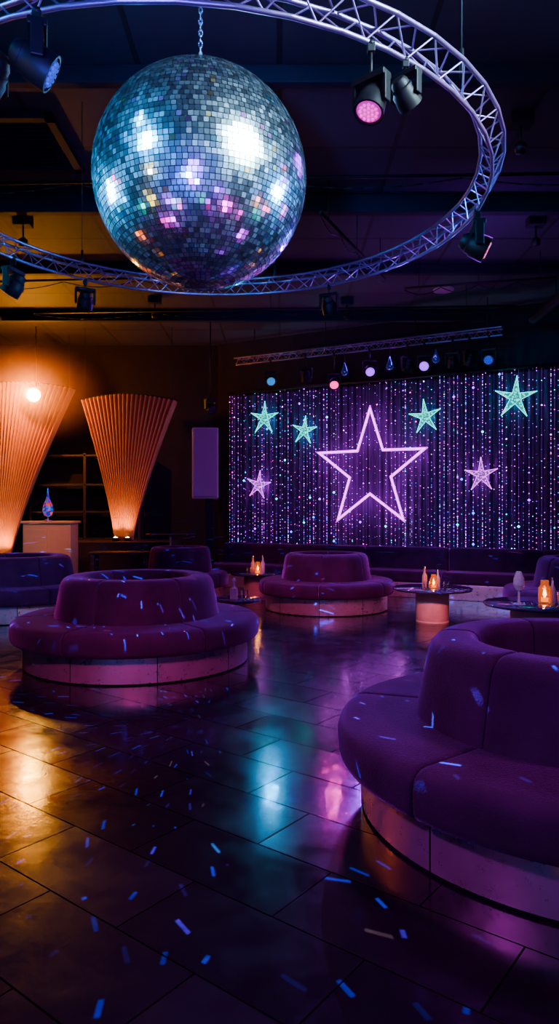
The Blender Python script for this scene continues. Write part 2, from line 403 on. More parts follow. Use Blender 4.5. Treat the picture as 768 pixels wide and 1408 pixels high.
for a in (75,130,200,320):
    t=math.radians(a); bm=bmesh.new(); u=Vector((math.cos(t)*RR,math.sin(t)*RR,0)); add_tube(bm,u+Vector((0,0,.05)),u+Vector((0,0,1.575)),.0035,6); add_tube(bm,u+Vector((0,0,.05)),u+Vector((0,0,.2)),.012,8)
    bm_obj('suspension_cable',bm,M_black,parent=rt)
fr=[];T0=.55;T1=5.95
st=empty('straight_truss',WL(0,.8,4.66),'straight aluminium lighting truss above the star curtain','truss',rz=ang)
for i in range(23):
    x=T0+(T1-T0)*i/22; fr.append([Vector((x,-.08,.06)),Vector((x,.08,.06)),Vector((x,0,-.065))])
bm=bmesh.new(); truss_mesh(bm,fr,.016,.007,False); bm_obj('truss_span',bm,M_alu,parent=st)
for x in (1.0,2.6,4.4,5.7):
    bm=bmesh.new(); add_tube(bm,(x,0,.0),(x,0,.635),.008); bm_obj('suspension_cable',bm,M_black,parent=st)

# ---------------------------------------------------------------- stage lights
def stage_light(loc,aim,s,lensmat,label,spot=None,group='stage lights on the trusses',drop=.0):
    e=empty('stage_light',loc,label,'stage light',group)
    aim=Vector(aim).normalized(); az=math.atan2(aim.y,aim.x)
    Rz=Matrix.Rotation(az-math.pi/2,4,'Z')
    bm=bmesh.new(); add_box(bm,(0,0,-.02*s),(.06*s,.05*s,.07*s),.005*s); add_tube(bm,(0,0,-.05*s),(0,0,-.12*s-drop),.012*s,8)
    add_lathe(bm,[(0,.03*s),(.03*s,.03*s),(.03*s,.0),(0,0)],12)
    bm_obj('clamp',bm,M_black,parent=e)
    zc=-.12*s-drop
    bm=bmesh.new(); add_box(bm,Rz@Vector((0,0,zc-.015*s)),(.30*s,.12*s,.05*s),.008*s,rot=Rz.to_3x3())
    for q in (-1,1): add_box(bm,Rz@Vector((q*.14*s,0,zc-.12*s)),(.03*s,.08*s,.22*s),.008*s,rot=Rz.to_3x3())
    bm_obj('yoke',bm,M_black,parent=e)
    hc=Vector((0,0,zc-.2*s)); Q=aim.to_track_quat('Z','Y').to_matrix().to_4x4(); M=Matrix.Translation(hc)@Q
    lathe('lamp_head',[(0,-.17*s),(.06*s,-.165*s),(.085*s,-.13*s),(.085*s,-.10*s),(.10*s,-.09*s),(.10*s,-.06*s),(.115*s,-.04*s),(.12*s,.06*s),(.12*s,.10*s),(.105*s,.10*s),(.10*s,.085*s),(0,.08*s)],M_black,28,M,parent=e)
    bm=bmesh.new(); add_lathe(bm,[(.10*s,.087*s),(.09*s,.095*s),(0,.10*s)],28,0,M)
    for ring,cnt in ((0,1),(.035,6),(.068,12)):
        for k in range(cnt):
            t=k*2*math.pi/cnt; add_lathe(bm,[(.014*s,.095*s),(.011*s,.108*s),(0,.112*s)],8,1,M@Matrix.Translation((ring*s*math.cos(t),ring*s*math.sin(t),0)))
    bm_obj('lens',bm,lensmat if isinstance(lensmat,list) else [lensmat,lensmat],parent=e)
    if spot:
        l=bpy.data.lights.new('spot_beam','SPOT'); l.energy=spot[1]; l.color=spot[0]; l.spot_size=math.radians(spot[2]); l.spot_blend=.6; l.shadow_soft_size=.012
        o=bpy.data.objects.new('spot_beam',l); C.objects.link(o); o.location=Vector(loc)+hc+aim*.14*s; o.rotation_euler=aim.to_track_quat('-Z','Y').to_euler()
    return e
M_lmag=[emat('lens_magenta',(.7,.0,.45),.7),emat('led_magenta',(1,.0,.6),1.8)]; M_lvio=emat('lens_violet',(.35,.02,1),2.2); M_lpink=emat('lens_pink',(1,.02,.3),2.5)
M_lteal=emat('lens_teal',(0,.4,.9),.6)
M_lred=[pmat('lens_dark_red',(.02,.005,.01),.2),emat('lens_red',(1,.02,.06),.8)]; M_lblue=[pmat('lens_blue_glow',(.05,.1,.5),.1,noise=.5,nscale=30,emit=(.02,.06,1),es=.15,sampling=False),emat('led_blue',(.05,.15,1),.5)]; M_loff=pmat('lens_dark',(.03,.02,.06),.1,noise=.2)
def ring_pt(x=None,far=False):
    dy=math.sqrt(max(0,RR*RR-(x-RC.x)**2)); return Vector((x,RC.y+(dy if far else -dy),RC.z-.08))
stage_light(ring_pt(-1.04),(.9,.3,-.5),.68,M_lblue,'black moving-head stage light with painted blue lens reflection on ring truss')  # faint blue emission stands in for a reflection on the lens
stage_light(ring_pt(-1.30),(-.5,.2,-.5),.72,M_loff,'black unlit stage light clamped to ring truss')
stage_light(ring_pt(.42),(-.25,-.3,-.9),.58,M_lmag,'black stage light with glowing magenta lens on ring truss',((1,.03,.5),40,60),drop=.08)
stage_light(ring_pt(.60),(.5,.5,-.5),.5,M_loff,'black unlit stage light clamped to ring truss',drop=.0)
stage_light(RC+Vector((RR*math.cos(.03),RR*math.sin(.03),-.08)),(.8,-.1,-.4),.75,M_lred,'black stage light with small red glowing lens on ring truss')
stage_light(ring_pt(-1.80,True),(-.3,.7,-.9),.6,M_loff,'black unlit stage light clamped to ring truss')
stage_light(ring_pt(-2.26,True),(-.7,.2,-.9),.7,M_lblue,'black stage light with dim blue lens on ring truss')
stage_light(ring_pt(.47,True),(.3,.6,-.9),.6,M_loff,'black unlit stage light clamped to ring truss')
def tline(px):
    k=(px-384)/F; a=W0+WN*.8
    return (k*a.y-a.x)/(WD.x-k*WD.y)
for px,mt,sp,aim in [(372,M_lteal,((0,.42,1),190,60),(.12,-1,-.55)),(420,M_loff,None,(.1,.5,-1)),(459,M_lpink,((1,.02,.35),50,70),(-.05,-1,-.75)),(508,M_lvio,((.3,.01,1),550,60),(.0,-1,-.6)),(560,M_loff,None,(-.2,.5,-1)),(583,M_lvio,((.25,.01,1),1200,75),(-.3,-1,-.5)),(622,M_loff,None,(.2,.5,-1)),(645,M_loff,None,(-.2,.4,-1)),(672,M_lblue,((.05,.1,1),500,70),(-.5,-1,-.6))]:
    t=tline(px); stage_light(WL(t,.8,4.59),aim,.85,mt,'black stage light '+('with glowing lens ' if sp else '')+'on the straight truss',sp,drop=.12 if px!=459 else .3)
for px,py in ((537,500),(600,490),(475,508)):
    t=tline(px); q=WL(t,.86,4.59); z=H+(704-py)/F*q.y
    e=empty('crystal_pendant',(q.x,q.y,4.59),'faceted crystal drop pendant hanging from the straight truss','pendant','crystal pendants')
    bm=bmesh.new(); add_tube(bm,(0,0,0),(0,0,z-4.59+.1),.004,5); bm_obj('cord',bm,M_black,parent=e)
    bm=bmesh.new(); add_lathe(bm,[(0,.15),(.02,.09),(.07,-.03),(.08,-.07),(.05,-.11),(0,-.13)],7,0,Matrix.Translation((0,0,z-4.59)))
    bm_obj('crystal_drop',bm,pmat('crystal_'+str(px),(.15,.2,.6),.06,.9,noise=.8,nscale=18,emit=(.03,.04,.4),es=.12,sampling=False),parent=e)  # faint emission puts blue light into the crystal

# ---------------------------------------------------------------- mirror ball
BR=.745; BC=Vector((-.557,4.88,3.84))
mb=empty('mirror_ball',BC,'giant mirrored disco ball covered in small square tiles on a chain','disco ball')
lathe('ball_core',[(BR*.985*math.sin(math.pi*i/40),BR*.985*math.cos(math.pi*i/40)) for i in range(41)],M_dark,64,parent=mb)
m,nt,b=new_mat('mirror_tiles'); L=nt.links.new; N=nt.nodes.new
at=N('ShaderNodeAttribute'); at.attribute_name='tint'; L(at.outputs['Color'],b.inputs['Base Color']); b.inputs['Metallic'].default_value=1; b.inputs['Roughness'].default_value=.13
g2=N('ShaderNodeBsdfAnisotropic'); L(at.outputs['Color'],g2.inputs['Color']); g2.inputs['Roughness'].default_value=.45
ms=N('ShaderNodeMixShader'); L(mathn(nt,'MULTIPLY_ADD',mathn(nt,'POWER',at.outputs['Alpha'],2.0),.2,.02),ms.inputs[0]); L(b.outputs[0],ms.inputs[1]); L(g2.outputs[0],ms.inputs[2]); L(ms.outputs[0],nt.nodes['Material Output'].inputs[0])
vs=[];fs=[];tints=[];rows=66
for i in range(rows):
    th0=math.pi*i/rows; th1=math.pi*(i+1)/rows; thm=(th0+th1)/2
    k=max(5,int(round(2*rows*math.sin(thm))))
    off=random.random()
    for j in range(k):
        f0=2*math.pi*(j+off)/k; f1=2*math.pi*(j+1+off)/k; g=.07
        a0=f0+(f1-f0)*g; a1=f1-(f1-f0)*g; t0=th0+(th1-th0)*g; t1=th1-(th1-th0)*g
        def sp(t,a): return Vector((math.sin(t)*math.cos(a),math.sin(t)*math.sin(a),math.cos(t)))*BR
        q=[sp(t0,a0),sp(t1,a0),sp(t1,a1),sp(t0,a1)]; cen=sum(q,Vector())/4
        ax=Vector((random.gauss(0,1),random.gauss(0,1),random.gauss(0,1))).normalized(); Rm=Matrix.Rotation(random.gauss(0,.022),3,ax)
        q=[cen+Rm@(p-cen) for p in q]; n0=len(vs); vs+=q; fs.append((n0,n0+1,n0+2,n0+3))
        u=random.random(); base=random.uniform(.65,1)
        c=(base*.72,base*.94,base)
        if u<.06: c=random.choice([(.3,.8,1),(1,.35,.9),(.6,.4,1),(1,.8,.4)])  # a few tiles tinted to imitate coloured reflections
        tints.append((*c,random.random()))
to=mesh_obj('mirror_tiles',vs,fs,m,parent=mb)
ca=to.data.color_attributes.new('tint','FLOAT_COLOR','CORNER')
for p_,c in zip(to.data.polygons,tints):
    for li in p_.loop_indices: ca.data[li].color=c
bm=bmesh.new(); z=BR+.06; k=0
lz=1.46-.06
while z<lz:
    rot=Matrix.Rotation(math.pi/2*(k%2),4,'Z'); pts=[]
    for j in range(12):
        t=2*math.pi*j/12; pts.append(Vector((0,0,z))+rot@Vector((.013*math.cos(t),0,.026*math.sin(t))))
    add_path(bm,pts,.0045,5,True); z+=.04; k+=1
bm_obj('chain',bm,M_steel,parent=mb)
lathe('top_cap',[(0,BR+.07),(.03,BR+.07),(.03,BR+.03),(.07,BR+.02),(.09,BR-.01),(0,BR-.02)],M_steel,24,parent=mb)
lathe('ceiling_mount',[(0,1.40),(.08,1.40),(.08,1.44),(.14,1.45),(.14,1.46),(0,1.46)],M_black,24,parent=mb)

def ball_reflect(px,py):
    o=Vector((0,0,H)); d=Vector(((px-384)/F,1,(704-py)/F)).normalized(); oc=o-BC; bq_=oc.dot(d); disc=bq_*bq_-(oc.dot(oc)-BR*BR)
    t=-bq_-math.sqrt(max(disc,0)); h=o+d*t; n=(h-BC).normalized(); return h,d-2*d.dot(n)*n
def arealight(name,loc,tgt,size,energy,col,spread=180,shape='DISK',sy=None):
    l=bpy.data.lights.new(name,'AREA'); l.shape=shape; l.size=size; l.energy=energy; l.color=col; l.spread=math.radians(spread)
    if sy: l.size_y=sy
    o=bpy.data.objects.new(name,l); C.objects.link(o); o.location=loc; o.rotation_euler=(Vector(tgt)-Vector(loc)).to_track_quat('-Z','Y').to_euler(); return o
lights=[(335,197,(.6,.9,1),1.8,90,1.9),(206,232,(1,.8,.4),.5,45,7),(192,165,(.1,.6,1),.35,14,7),(268,250,(1,.0,.55),.8,6,7),(300,262,(.35,.0,1),1.0,5,7),
    (352,276,(1,.35,.0),.6,8,7),(235,275,(.45,.0,1),.9,5,7),(150,275,(1,.2,.8),.5,12,7),(195,325,(1,.12,.0),.35,9,7),(390,290,(1,.03,.8),.6,8,7)]
rl=random.Random(5)
cols=[(1,.0,.55),(.5,.0,1),(1,.3,.0),(.0,.35,1),(1,.01,.25),(.0,.7,.5),(.8,.02,1),(1,.55,.05)]
for i in range(30):
    x=rl.uniform(155,405); y=254+32*math.sin((x-160)/75)+rl.gauss(0,18)
    lights.append((x,y,cols[i%8],rl.uniform(.35,.65),rl.uniform(4,9),7))  # extra lamps added at random for coloured specks on the ball
for px,py,col,size,rad,dmax in lights:
    h,rdir=ball_reflect(px,py); d=dmax
    while d>1:
        q=h+rdir*d
        if -6.9<q.x<6 and -2.9<q.y and .2<q.z<5.1: break
        d-=.1
    arealight('ball_reflection_light',q,h,size,rad*math.pi*math.pi*size*size/4*.117,col,40)  # unseen lamp, placed where the ball mirrors it to the camera
arealight('ball_wash',(-3.6,1.6,4.9),BC,1.0,60,(.0,.38,1),40)  # unseen lamps added to give the ball a blue base
arealight('ball_wash',(2.6,1.8,4.9),BC,1.0,42,(.01,.25,1),40)
arealight('ball_wash',(-1.2,-2.2,1.0),BC,.6,26,(.04,.12,1),24)
arealight('ball_wash',(-5.6,5.6,3.6),BC,.9,45,(.0,.45,1),24)
arealight('ball_wash',(4.6,5.2,3.2),BC,.9,45,(.02,.35,1),24)
arealight('rear_wall_wash',(-3.2,-.4,4.6),(-3.4,-3.2,2.6),1.2,130,(.01,.32,1),150)  # rear lamps added so the ball mirrors a blue-lit room
arealight('rear_wall_wash',(2.2,-.4,4.6),(2.2,-3.2,2.6),1.2,130,(.04,.2,1),150)
arealight('rear_ceiling_wash',(-.3,-1.5,3.6),(-.3,-1.0,5.3),.8,30,(.01,.22,1),120)

# ---------------------------------------------------------------- mirror ball sparkle
l=bpy.data.lights.new('mirror_ball_sparkle','SPOT'); l.energy=34000; l.spot_size=math.radians(172); l.spot_blend=.1; l.shadow_soft_size=.004; l.use_nodes=True  # added patterned spot imitates the flecks thrown by the ball
nt=l.node_tree; nt.nodes.clear(); N=nt.nodes.new; L=nt.links.new
out=N('ShaderNodeOutputLight'); em=N('ShaderNodeEmission'); L(em.outputs[0],out.inputs[0])
tc=N('ShaderNodeTexCoord'); sx=N('ShaderNodeSeparateXYZ'); L(tc.outputs['Normal'],sx.inputs[0])
X,Y,Z=sx.outputs
rho=mathn(nt,'DIVIDE',mathn(nt,'SQRT',mathn(nt,'ADD',mathn(nt,'MULTIPLY',X,X),mathn(nt,'MULTIPLY',Y,Y))),mathn(nt,'MAXIMUM',mathn(nt,'ABSOLUTE',Z),.02))
phi=mathn(nt,'ARCTAN2',Y,X)
cb=N('ShaderNodeCombineXYZ'); L(mathn(nt,'MULTIPLY',phi,15.0),cb.inputs[0]); L(mathn(nt,'MULTIPLY',rho,15.0),cb.inputs[1])
vo=N('ShaderNodeTexVoronoi'); vo.voronoi_dimensions='2D'; vo.inputs['Scale'].default_value=1; vo.inputs['Randomness'].default_value=.95; L(cb.outputs[0],vo.inputs['Vector'])
df=N('ShaderNodeVectorMath'); df.operation='SUBTRACT'; L(cb.outputs[0],df.inputs[0]); L(vo.outputs['Position'],df.inputs[1])
sc_=N('ShaderNodeSeparateColor'); L(vo.outputs['Color'],sc_.inputs[0])
vr=N('ShaderNodeVectorRotate'); vr.rotation_type='Z_AXIS'; L(df.outputs[0],vr.inputs['Vector']); L(mathn(nt,'MULTIPLY',mathn(nt,'SUBTRACT',sc_.outputs[0],.5),2.2),vr.inputs['Angle'])
s2=N('ShaderNodeSeparateXYZ'); L(vr.outputs[0],s2.inputs[0])
a=mathn(nt,'LESS_THAN',mathn(nt,'ABSOLUTE',s2.outputs[0]),.05)
bb=mathn(nt,'LESS_THAN',mathn(nt,'ABSOLUTE',s2.outputs[1]),mathn(nt,'MULTIPLY_ADD',sc_.outputs[0],.3,.03)); g=mathn(nt,'GREATER_THAN',sc_.outputs[1],.52)
st_=mathn(nt,'MULTIPLY',mathn(nt,'MULTIPLY',a,bb),g)
st_=mathn(nt,'MULTIPLY',st_,mathn(nt,'POWER',sc_.outputs[1],5.0)); L(st_,em.inputs['Strength'])
cr=N('ShaderNodeValToRGB'); cr.color_ramp.interpolation='CONSTANT'
els=cr.color_ramp.elements; els[0].color=(.005,.04,1,1); els[0].position=0; els[1].color=(.1,.01,1,1); els[1].position=.66
e3=els.new(.84); e3.color=(.02,.25,.8,1); e4=els.new(.93); e4.color=(.4,.28,.24,1)
L(sc_.outputs[2],cr.inputs[0]); L(cr.outputs[0],em.inputs['Color'])
o=bpy.data.objects.new('mirror_ball_sparkle',l); C.objects.link(o); o.location=BC-Vector((0,0,BR+.05))

# ---------------------------------------------------------------- pleated fans
def fabric():
    m,nt,b=new_mat('pleated_fabric'); L=nt.links.new; N=nt.nodes.new
    b.inputs['Roughness'].default_value=.75; b.inputs['Specular IOR Level'].default_value=.2
    tc=N('ShaderNodeTexCoord'); n=N('ShaderNodeTexNoise'); n.inputs['Scale'].default_value=6; L(tc.outputs['Object'],n.inputs['Vector'])
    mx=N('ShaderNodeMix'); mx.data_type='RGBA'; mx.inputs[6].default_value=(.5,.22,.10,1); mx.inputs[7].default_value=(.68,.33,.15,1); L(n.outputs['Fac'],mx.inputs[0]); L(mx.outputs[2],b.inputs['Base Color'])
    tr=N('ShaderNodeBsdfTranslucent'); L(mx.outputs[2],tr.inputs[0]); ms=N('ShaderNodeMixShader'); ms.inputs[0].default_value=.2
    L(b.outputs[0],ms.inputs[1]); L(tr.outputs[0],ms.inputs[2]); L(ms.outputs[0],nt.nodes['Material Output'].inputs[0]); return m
M_fab=fabric()
def fan(D,tl,tr_,bl,br_,ytop,ybot,label,npl=20):
    o0=P((bl+br_)/2,ybot,D); e=empty('pleated_fan',o0,label,'fabric panel','pleated fabric fans')
    nu=npl*10; nv=24; vs=[];fs=[]
    for j in range(nv+1):
        v=j/nv; w=v**1.25
        for i in range(nu+1):
            u=i/nu; xb=bl+(br_-bl)*u; xt=tl+(tr_-tl)*u; y=ybot+(ytop-ybot)*v-6*math.sin(math.pi*u)*v
            px=xb+(xt-xb)*w; q=P(px,y,D)-o0; sn=math.sin(u*npl*math.pi); q.y+=.24*(.3+.7*v)*(.5-abs(sn)**.5)+.25*v*(2*u-1)**2
            vs.append(q)
    for j in range(nv):
        for i in range(nu): a=j*(nu+1)+i; fs.append((a,a+1,a+nu+2,a+nu+1))
    mesh_obj('pleated_cloth',vs,fs,M_fab,smooth=True,parent=e)
    bm=bmesh.new()
    pts=[vs[nv*(nu+1)+i]+Vector((0,0,.02)) for i in range(0,nu+1,5)]; pts=[Vector((p_.x,.25*(2*k/(len(pts)-1)-1)**2,p_.z)) for k,p_ in enumerate(pts)]
    add_path(bm,pts,.015,6)
    for k in (2,len(pts)-3): add_tube(bm,pts[k],Vector((pts[k].x,pts[k].y,5.298-o0.z)),.004,5)
    bm_obj('hanging_rail',bm,M_black,parent=e)
    return o0
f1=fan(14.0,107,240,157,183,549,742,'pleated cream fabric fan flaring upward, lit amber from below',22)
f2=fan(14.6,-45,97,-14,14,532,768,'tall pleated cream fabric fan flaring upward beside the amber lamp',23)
M_ul=emat('uplight_lens',(1,.5,.05),60)
def uplight(p,label,energy,tilt):
    e=empty('uplight',p,label,'uplight','amber uplights')
    lathe('housing',[(0,0),(.07,0),(.07,.06),(.055,.07),(.05,.05),(0,.05)],M_black,20,parent=e)
    lathe('lens',[(.05,.052),(.03,.075),(0,.09)],M_ul,20,parent=e)
    l=bpy.data.lights.new('uplight_beam','SPOT'); l.energy=energy; l.color=(1,.30,.0); l.spot_size=math.radians(110); l.spot_blend=.9; l.shadow_soft_size=.03
    o=bpy.data.objects.new('uplight_beam',l); C.objects.link(o); o.location=Vector(p)+Vector((0,0,.11)); o.rotation_euler=Vector(tilt).to_track_quat('-Z','Y').to_euler()
zl=f1.z-.02
box('display_ledge',(-3.12,14.15,zl/2),(2.06,1.1,zl),M_ledge,.02,label='dark low ledge carrying the pleated fan',cat='ledge')
z2=f2.z-.02
box('display_plinth',(f2.x,14.6,z2/2),(1.1,.9,z2),M_ledge,.02,label='dark low plinth under the tall fan',cat='plinth')
for dx in (-.12,.12): uplight(Vector((f1.x+dx,13.80,zl)),'small round amber uplight at the foot of the pleated fan',120,(dx*.5,.12,1))
for dx in (0,.2): uplight(Vector((f2.x+dx,14.38,z2)),'small round amber uplight at the foot of the pleated fan',170,(dx*.6,.12,1))

# amber lamp
lp=P(46,543,14.0)
e=empty('amber_lamp',lp,'bright round amber spotlight hanging on a black pole','lamp')
bm=bmesh.new(); bmesh.ops.create_uvsphere(bm,u_segments=20,v_segments=12,radius=.13); bm_obj('bulb',bm,M_bulb,smooth=True,parent=e)
bm=bmesh.new(); add_tube(bm,(0,.14,.0),(0,.14,5.298-lp.z),.012,8); add_lathe(bm,[(.06,-.2),(.17,-.02),(.18,.02),(.16,.02),(.05,-.18)],20,0,Matrix.Rotation(math.radians(90),4,'X')); bm_obj('lamp_shade',bm,M_black,parent=e)
pointlight('amber_point',lp+Vector((0,-.3,0)),420,(1,.24,.0),.03)
m=bpy.data.materials.new('lamp_halo_haze'); m.use_nodes=True; nt=m.node_tree; nt.nodes.clear(); N=nt.nodes.new; L=nt.links.new
out=N('ShaderNodeOutputMaterial'); pv=N('ShaderNodeVolumeScatter'); pv.inputs['Anisotropy'].default_value=.1; L(pv.outputs[0],out.inputs['Volume'])
tc=N('ShaderNodeTexCoord'); ln=N('ShaderNodeVectorMath'); ln.operation='LENGTH'; L(tc.outputs['Object'],ln.inputs[0])
mr=N('ShaderNodeMapRange'); mr.interpolation_type='SMOOTHERSTEP'; mr.inputs['From Min'].default_value=0; mr.inputs['From Max'].default_value=1.0; mr.inputs['To Min'].default_value=.3; mr.inputs['To Max'].default_value=0
L(ln.outputs['Value'],mr.inputs['Value']); L(mr.outputs[0],pv.inputs['Density']); pv.inputs['Color'].default_value=(1,.45,.1,1)
bm=bmesh.new(); bmesh.ops.create_icosphere(bm,subdivisions=3,radius=1.0)
o=bm_obj('lamp_halo_haze',bm,m,kind='stuff',label='thin local haze added as a halo around the amber lamp',cat='haze'); o.location=lp+Vector((0,-.45,-.0)); o.scale=(2.0,.95,1.2)  # haze volume added only to give the lamp a soft glow

# ---------------------------------------------------------------- counter, tables, speaker
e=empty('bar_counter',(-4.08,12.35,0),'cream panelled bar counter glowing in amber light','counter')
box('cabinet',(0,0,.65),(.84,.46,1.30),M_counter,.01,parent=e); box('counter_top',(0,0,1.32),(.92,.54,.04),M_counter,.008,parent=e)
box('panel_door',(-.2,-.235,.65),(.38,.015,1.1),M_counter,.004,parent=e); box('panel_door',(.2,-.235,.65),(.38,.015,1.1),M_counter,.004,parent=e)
e=empty('glass_ornament',(-4.12,12.3,1.34),'tall slim iridescent blue glass bottle ornament on the white counter','ornament')
lathe('foot',[(0,0),(.07,0),(.07,.015),(.02,.03),(.02,.08),(0,.08)],M_steel,20,parent=e)
m,nt,b=new_mat('iridescent_glass'); L=nt.links.new; N=nt.nodes.new
tc=N('ShaderNodeTexCoord'); v_=N('ShaderNodeTexVoronoi'); v_.inputs['Scale'].default_value=22; L(tc.outputs['Object'],v_.inputs['Vector'])
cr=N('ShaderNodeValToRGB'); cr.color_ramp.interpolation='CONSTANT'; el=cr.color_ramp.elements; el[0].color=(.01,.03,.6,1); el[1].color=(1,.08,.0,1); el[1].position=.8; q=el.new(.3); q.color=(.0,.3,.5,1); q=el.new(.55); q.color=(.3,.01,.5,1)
sv=N('ShaderNodeSeparateColor'); L(v_.outputs['Color'],sv.inputs[0]); L(sv.outputs[0],cr.inputs[0]); L(cr.outputs[0],b.inputs['Base Color']); L(cr.outputs[0],b.inputs['Emission Color']); b.inputs['Emission Strength'].default_value=.5; b.inputs['Roughness'].default_value=.1; b.inputs['Metallic'].default_value=.5  # ornament is no lamp; its colours also glow by emission
lathe('glass_drop',[(0,.07),(.07,.10),(.10,.18),(.085,.28),(.04,.38),(.018,.46),(.012,.58),(0,.6)],m,8,parent=e,angle=10)

def round_table(loc,rt_,h,rb,label,kind='drum'):
    e=empty('low_table' if kind=='drum' else 'pedestal_table',loc,label,'table')
    lathe('table_top',[(0,h-.03),(rt_-.01,h-.03),(rt_,h-.02),(rt_,h-.005),(rt_-.008,h),(0,h)],M_glassdark,56,parent=e)
    if kind=='drum':
        lathe('drum_base',[(0,0),(rb,0),(rb,.015),(rb-.004,.02),(rb,.025),(rb,h-.03),(0,h-.03)],M_wood,40,parent=e)
    else:
        lathe('pedestal',[(0,0),(rb,0),(rb,.015),(.05,.035),(.025,.06),(.025,h-.06),(.08,h-.03),(0,h-.03)],M_steel,28,parent=e)
    return e
round_table((2.1,9.5,0),.54,.46,.225,'low round table with smoked glass top and warm wooden drum base')
round_table((-.42,11.9,0),.42,.45,.19,'low round table with dark top and lit wooden drum base')
round_table((2.95,7.9,0),.60,.46,.3,'wide low round table with dark glass top and drum base')
round_table((-.52,8.4,0),.30,.45,.14,'small round smoked glass side table with steel pedestal','ped')
round_table((-2.05,13.0,0),.46,1.1,.25,'high round bar table with dark top','ped')
e=empty('long_bench',(-2.95,12.85,0),'dark long wooden bench table before the ledge','bench')
box('bench_top',(0,0,.74),(1.1,.4,.05),M_ledge,.01,parent=e)
for x in (-.48,.48):
    for y in (-.14,.14): box('leg',(x,y,.36),(.06,.06,.715),M_ledge,.005,parent=e)

e=empty('loudspeaker',((282-384)/F*13.2,13.2,0),'tall pale loudspeaker cabinet on a dark pole stand','speaker',rz=.12)
box('cabinet',(0,.12,2.43),(.5,.38,1.36),M_white,.025,parent=e); box('grille',(0,-.08,2.43),(.44,.02,1.28),M_grille,.006,parent=e)
bm=bmesh.new(); add_box(bm,(.08,.12,.9),(.16,.16,1.7),.01); add_box(bm,(.05,.12,.02),(.5,.5,.04),.01); bm_obj('stand',bm,M_black,parent=e)
stage_light((-1.33,13.3,3.75),(.5,-.6,-.5),.8,M_loff,'small black spotlight hanging above the loudspeaker')
bm=bmesh.new(); add_tube(bm,(0,0,0),(0,0,1.548),.012,8); bm_obj('drop_pole',bm,M_black,label='thin black drop pole carrying a small spotlight',cat='pole').location=(-1.33,13.3,3.75)
e=empty('back_bar_shelf',(-4.3,15.45,0),'dark back bar shelving unit against the wall','shelf')
for x in (-1.2,0,1.2): box('upright',(x,0,1.4),(.06,.4,2.8),M_ledge,.005,parent=e)
for z in (.9,1.5,2.1,2.75): box('shelf_board',(0,0,z),(2.4,.4,.04),M_ledge,.004,parent=e)

# ---------------------------------------------------------------- table-top items
def lantern(loc,s=1,group='candle lanterns'):
    e=empty('candle_lantern',loc,'clear amber glass candle lantern glowing on a low table','lantern',group)
    lathe('glass_body',[(.05*s,0),(.055*s,.01*s),(.055*s,.13*s),(.035*s,.16*s),(.035*s,.2*s),(.031*s,.2*s),(.031*s,.16*s),(.05*s,.13*s),(.05*s,.012*s),(0,.01*s)],M_amber,20,parent=e)
    lathe('candle',[(0,.015*s),(.03*s,.015*s),(.03*s,.05*s),(0,.05*s)],M_wax,16,parent=e)
    lathe('flame',[(0,.05*s),(.017*s,.075*s),(.009*s,.11*s),(0,.13*s)],M_flame,10,parent=e)
    pointlight('candle_glow',Vector(loc)+Vector((0,0,.24*s)),1.4,(1,.3,.03),.01)
def bottle(loc,mat,s,label):
    e=empty('bottle',loc,label,'bottle','bottles on the tables')
    lathe('bottle_body',[(0,0),(.038*s,0),(.04*s,.01*s),(.04*s,.16*s),(.016*s,.21*s),(.014*s,.27*s),(0,.27*s)],mat,20,parent=e)
    lathe('cap',[(0,.265*s),(.018*s,.265*s),(.018*s,.3*s),(0,.3*s)],M_steel,14,parent=e)
def tumbler(loc,s,label='small clear glass tumbler on the table'):
    o=lathe('tumbler',[(0,0),(.032*s,0),(.04*s,.1*s),(.036*s,.1*s),(.029*s,.012*s),(0,.012*s)],M_glass,20,label=label,cat='glass',group='tumblers'); o.location=loc
M_bot=pmat('bottle_glass',(.9,.45,.3),.05,trans=.6,noise=.1,coat=1)
lantern((2.10,9.42,.46),.95); bottle((2.02,9.62,.46),M_bot,.95,'clear amber liquor bottle beside the lantern'); bottle((2.2,9.6,.46),M_crystal,.8,'clear glass bottle beside the lantern'); tumbler((1.98,9.3,.46),1.1); tumbler((2.24,9.3,.46),1)
lantern((-.37,11.8,.45),1.0); bottle((-.29,12.0,.45),M_crystal,1.0,'clear glass bottle beside the lantern'); bottle((-.46,12.0,.45),M_bot,1.0,'clear amber liquor bottle beside the lantern'); tumbler((-.52,11.75,.45),1.1)
lantern((3.03,7.9,.46),1.3); tumbler((3.17,7.75,.46),1.4); bottle((3.2,8.1,.46),M_crystal,.9,'clear glass bottle beside the lantern')
e=empty('crystal_goblet',(2.70,7.8,.46),'cut crystal goblet with balloon bowl on the glass table','goblet')
lathe('foot_and_stem',[(0,0),(.075,0),(.075,.008),(.02,.02),(.012,.05),(.012,.15),(0,.15)],M_crystal,20,parent=e)
lathe('bowl',[(0,.15),(.035,.16),(.065,.22),(.06,.29),(.03,.37),(.027,.37),(.056,.29),(.060,.22),(.032,.166),(0,.158)],M_crystal,12,parent=e,angle=15)
e=empty('crystal_decanter',(-.55,8.32,.45),'square cut crystal decanter on the small side table','decanter')
bm=bmesh.new(); add_box(bm,(0,0,.07),(.09,.09,.14),.012); add_lathe(bm,[(.03,.13),(.018,.16),(.018,.19),(.026,.2)],12); bm_obj('decanter_body',bm,M_crystal,parent=e)
lathe('stopper',[(0,.19),(.016,.19),(.03,.22),(.02,.25),(0,.26)],M_crystal,8,parent=e)
tumbler((-.42,8.3,.45),1.1)

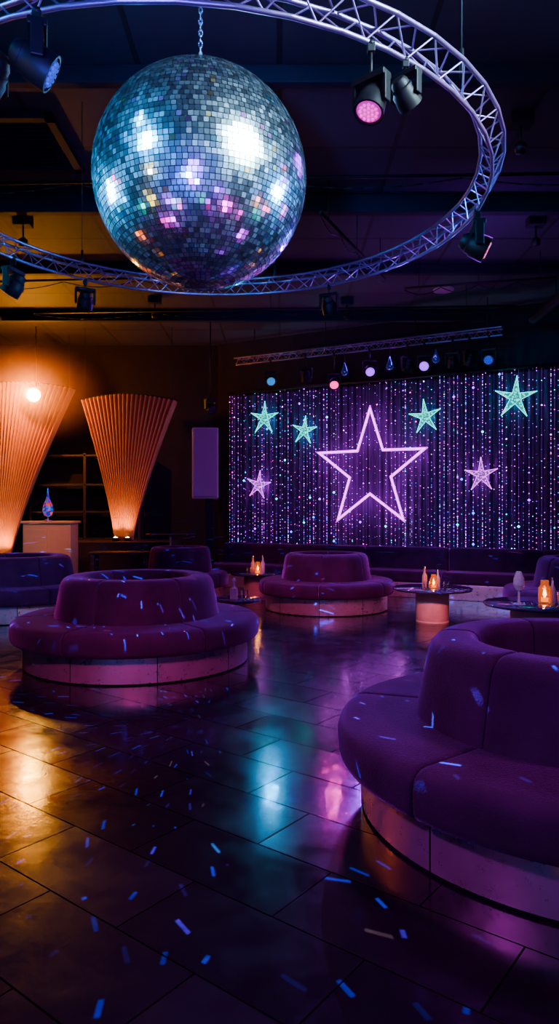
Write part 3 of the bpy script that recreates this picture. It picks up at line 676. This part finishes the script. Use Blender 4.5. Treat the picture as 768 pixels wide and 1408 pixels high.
# ---------------------------------------------------------------- scene lights
def spot(name,loc,tgt,energy,col,deg,blend=.4):
    l=bpy.data.lights.new(name,'SPOT'); l.energy=energy; l.color=col; l.spot_size=math.radians(deg); l.spot_blend=blend; l.shadow_soft_size=.02
    o=bpy.data.objects.new(name,l); C.objects.link(o); o.location=loc; o.rotation_euler=(Vector(tgt)-Vector(loc)).to_track_quat('-Z','Y').to_euler()
spot('pin_spot',(-.2,2.6,5.2),(1.18,2.95,.65),70,(.02,.06,1),5)
spot('pin_spot',(.2,2.4,5.2),(.92,3.15,.72),40,(1,.05,.03),3)
spot('pin_spot',(-.4,3.0,5.2),(.75,2.6,.46),60,(.5,.02,1),7)  # more spots without fixtures, added to vary light on the velvet
spot('pin_spot',(1.4,5.0,5.2),(.65,3.6,.46),90,(.9,.02,.8),12,.8)
spot('pin_spot',(-2.6,4.4,5.2),(-1.7,6.0,.46),80,(.15,.03,1),9,.7)
spot('pin_spot',(-.1,5.0,5.2),(-.9,6.3,.7),70,(.9,.02,.7),10,.8)
arealight('violet_sofa_fill',(2.2,6.5,5.0),(1.2,5.5,0),1.0,40,(.45,.01,1),110)  # unseen lamps added overhead to light the sofas
arealight('magenta_sofa_fill',(3.8,2.5,4.9),(1.6,3.6,.4),.5,38,(.75,.01,.6),80)
arealight('plinth_wash',(-2.6,.6,3.6),(1.2,3.4,.1),.4,15,(.6,.04,.8),50)  # added lamps out of view that brighten the sofa plinths
arealight('plinth_wash',(-.6,1.8,3.4),(-1.4,6.0,.1),.3,12,(1,.1,.5),40)
arealight('table_wash',(.8,4.2,3.0),(2.1,9.4,.2),.3,13,(1,.22,.3),30)  # lamps without fixtures, added to brighten tables and drum bases
arealight('table_wash',(.2,6.2,3.4),(.2,10.4,.1),.3,11,(1,.15,.35),36)
arealight('counter_wash',(-3.2,9.2,4.0),(-4.05,12.2,.9),.3,5,(1,.3,.04),34)  # unseen warm lamp added for the counter front
arealight('fan_wash',(-3.4,9.6,4.6),(-3.6,14.0,2.9),.4,4,(1,.35,.2),44)  # dim warm fill added for the fan cloth
arealight('violet_back_wash',(.2,8.6,5.0),(.2,12,0),1.0,60,(.5,.01,.9),110)  # unseen lamp added for violet light on the banquette side
arealight('amber_side_wash',(-6.5,8.5,4.2),(-2.6,5.0,0),.4,8,(1,.22,.0),60)  # off-frame lamp added for amber light on the left floor
arealight('blue_truss_wash',(-.5,1.4,3.0),(-.4,4.6,5.3),.8,13,(.4,.03,1),130)  # upward lamp without a fixture, added to tint truss and ceiling
arealight('violet_beam_wash',(2.6,8.6,3.9),(2.6,9.5,5.3),.6,20,(.35,.02,1),150)  # added upward lamp for a purple glow on the beams
arealight('curtain_glow_wash',WL(4.2,.9,4.5),WL(3.5,3.5,0),5.5,20,(.3,.01,1),150,'RECTANGLE',.15)

w=bpy.data.worlds.new('club_dark'); w.use_nodes=True; bpy.context.scene.world=w
w.node_tree.nodes['Background'].inputs[0].default_value=(.03,.015,.06,1); w.node_tree.nodes['Background'].inputs[1].default_value=.2

cam=bpy.data.cameras.new('camera'); cam.sensor_fit='VERTICAL'; cam.sensor_height=36; cam.lens=F/1408*36; cam.clip_start=.05
co=bpy.data.objects.new('camera',cam); C.objects.link(co); co.location=(0,0,H); co.rotation_euler=(math.pi/2,0,0); bpy.context.scene.camera=co
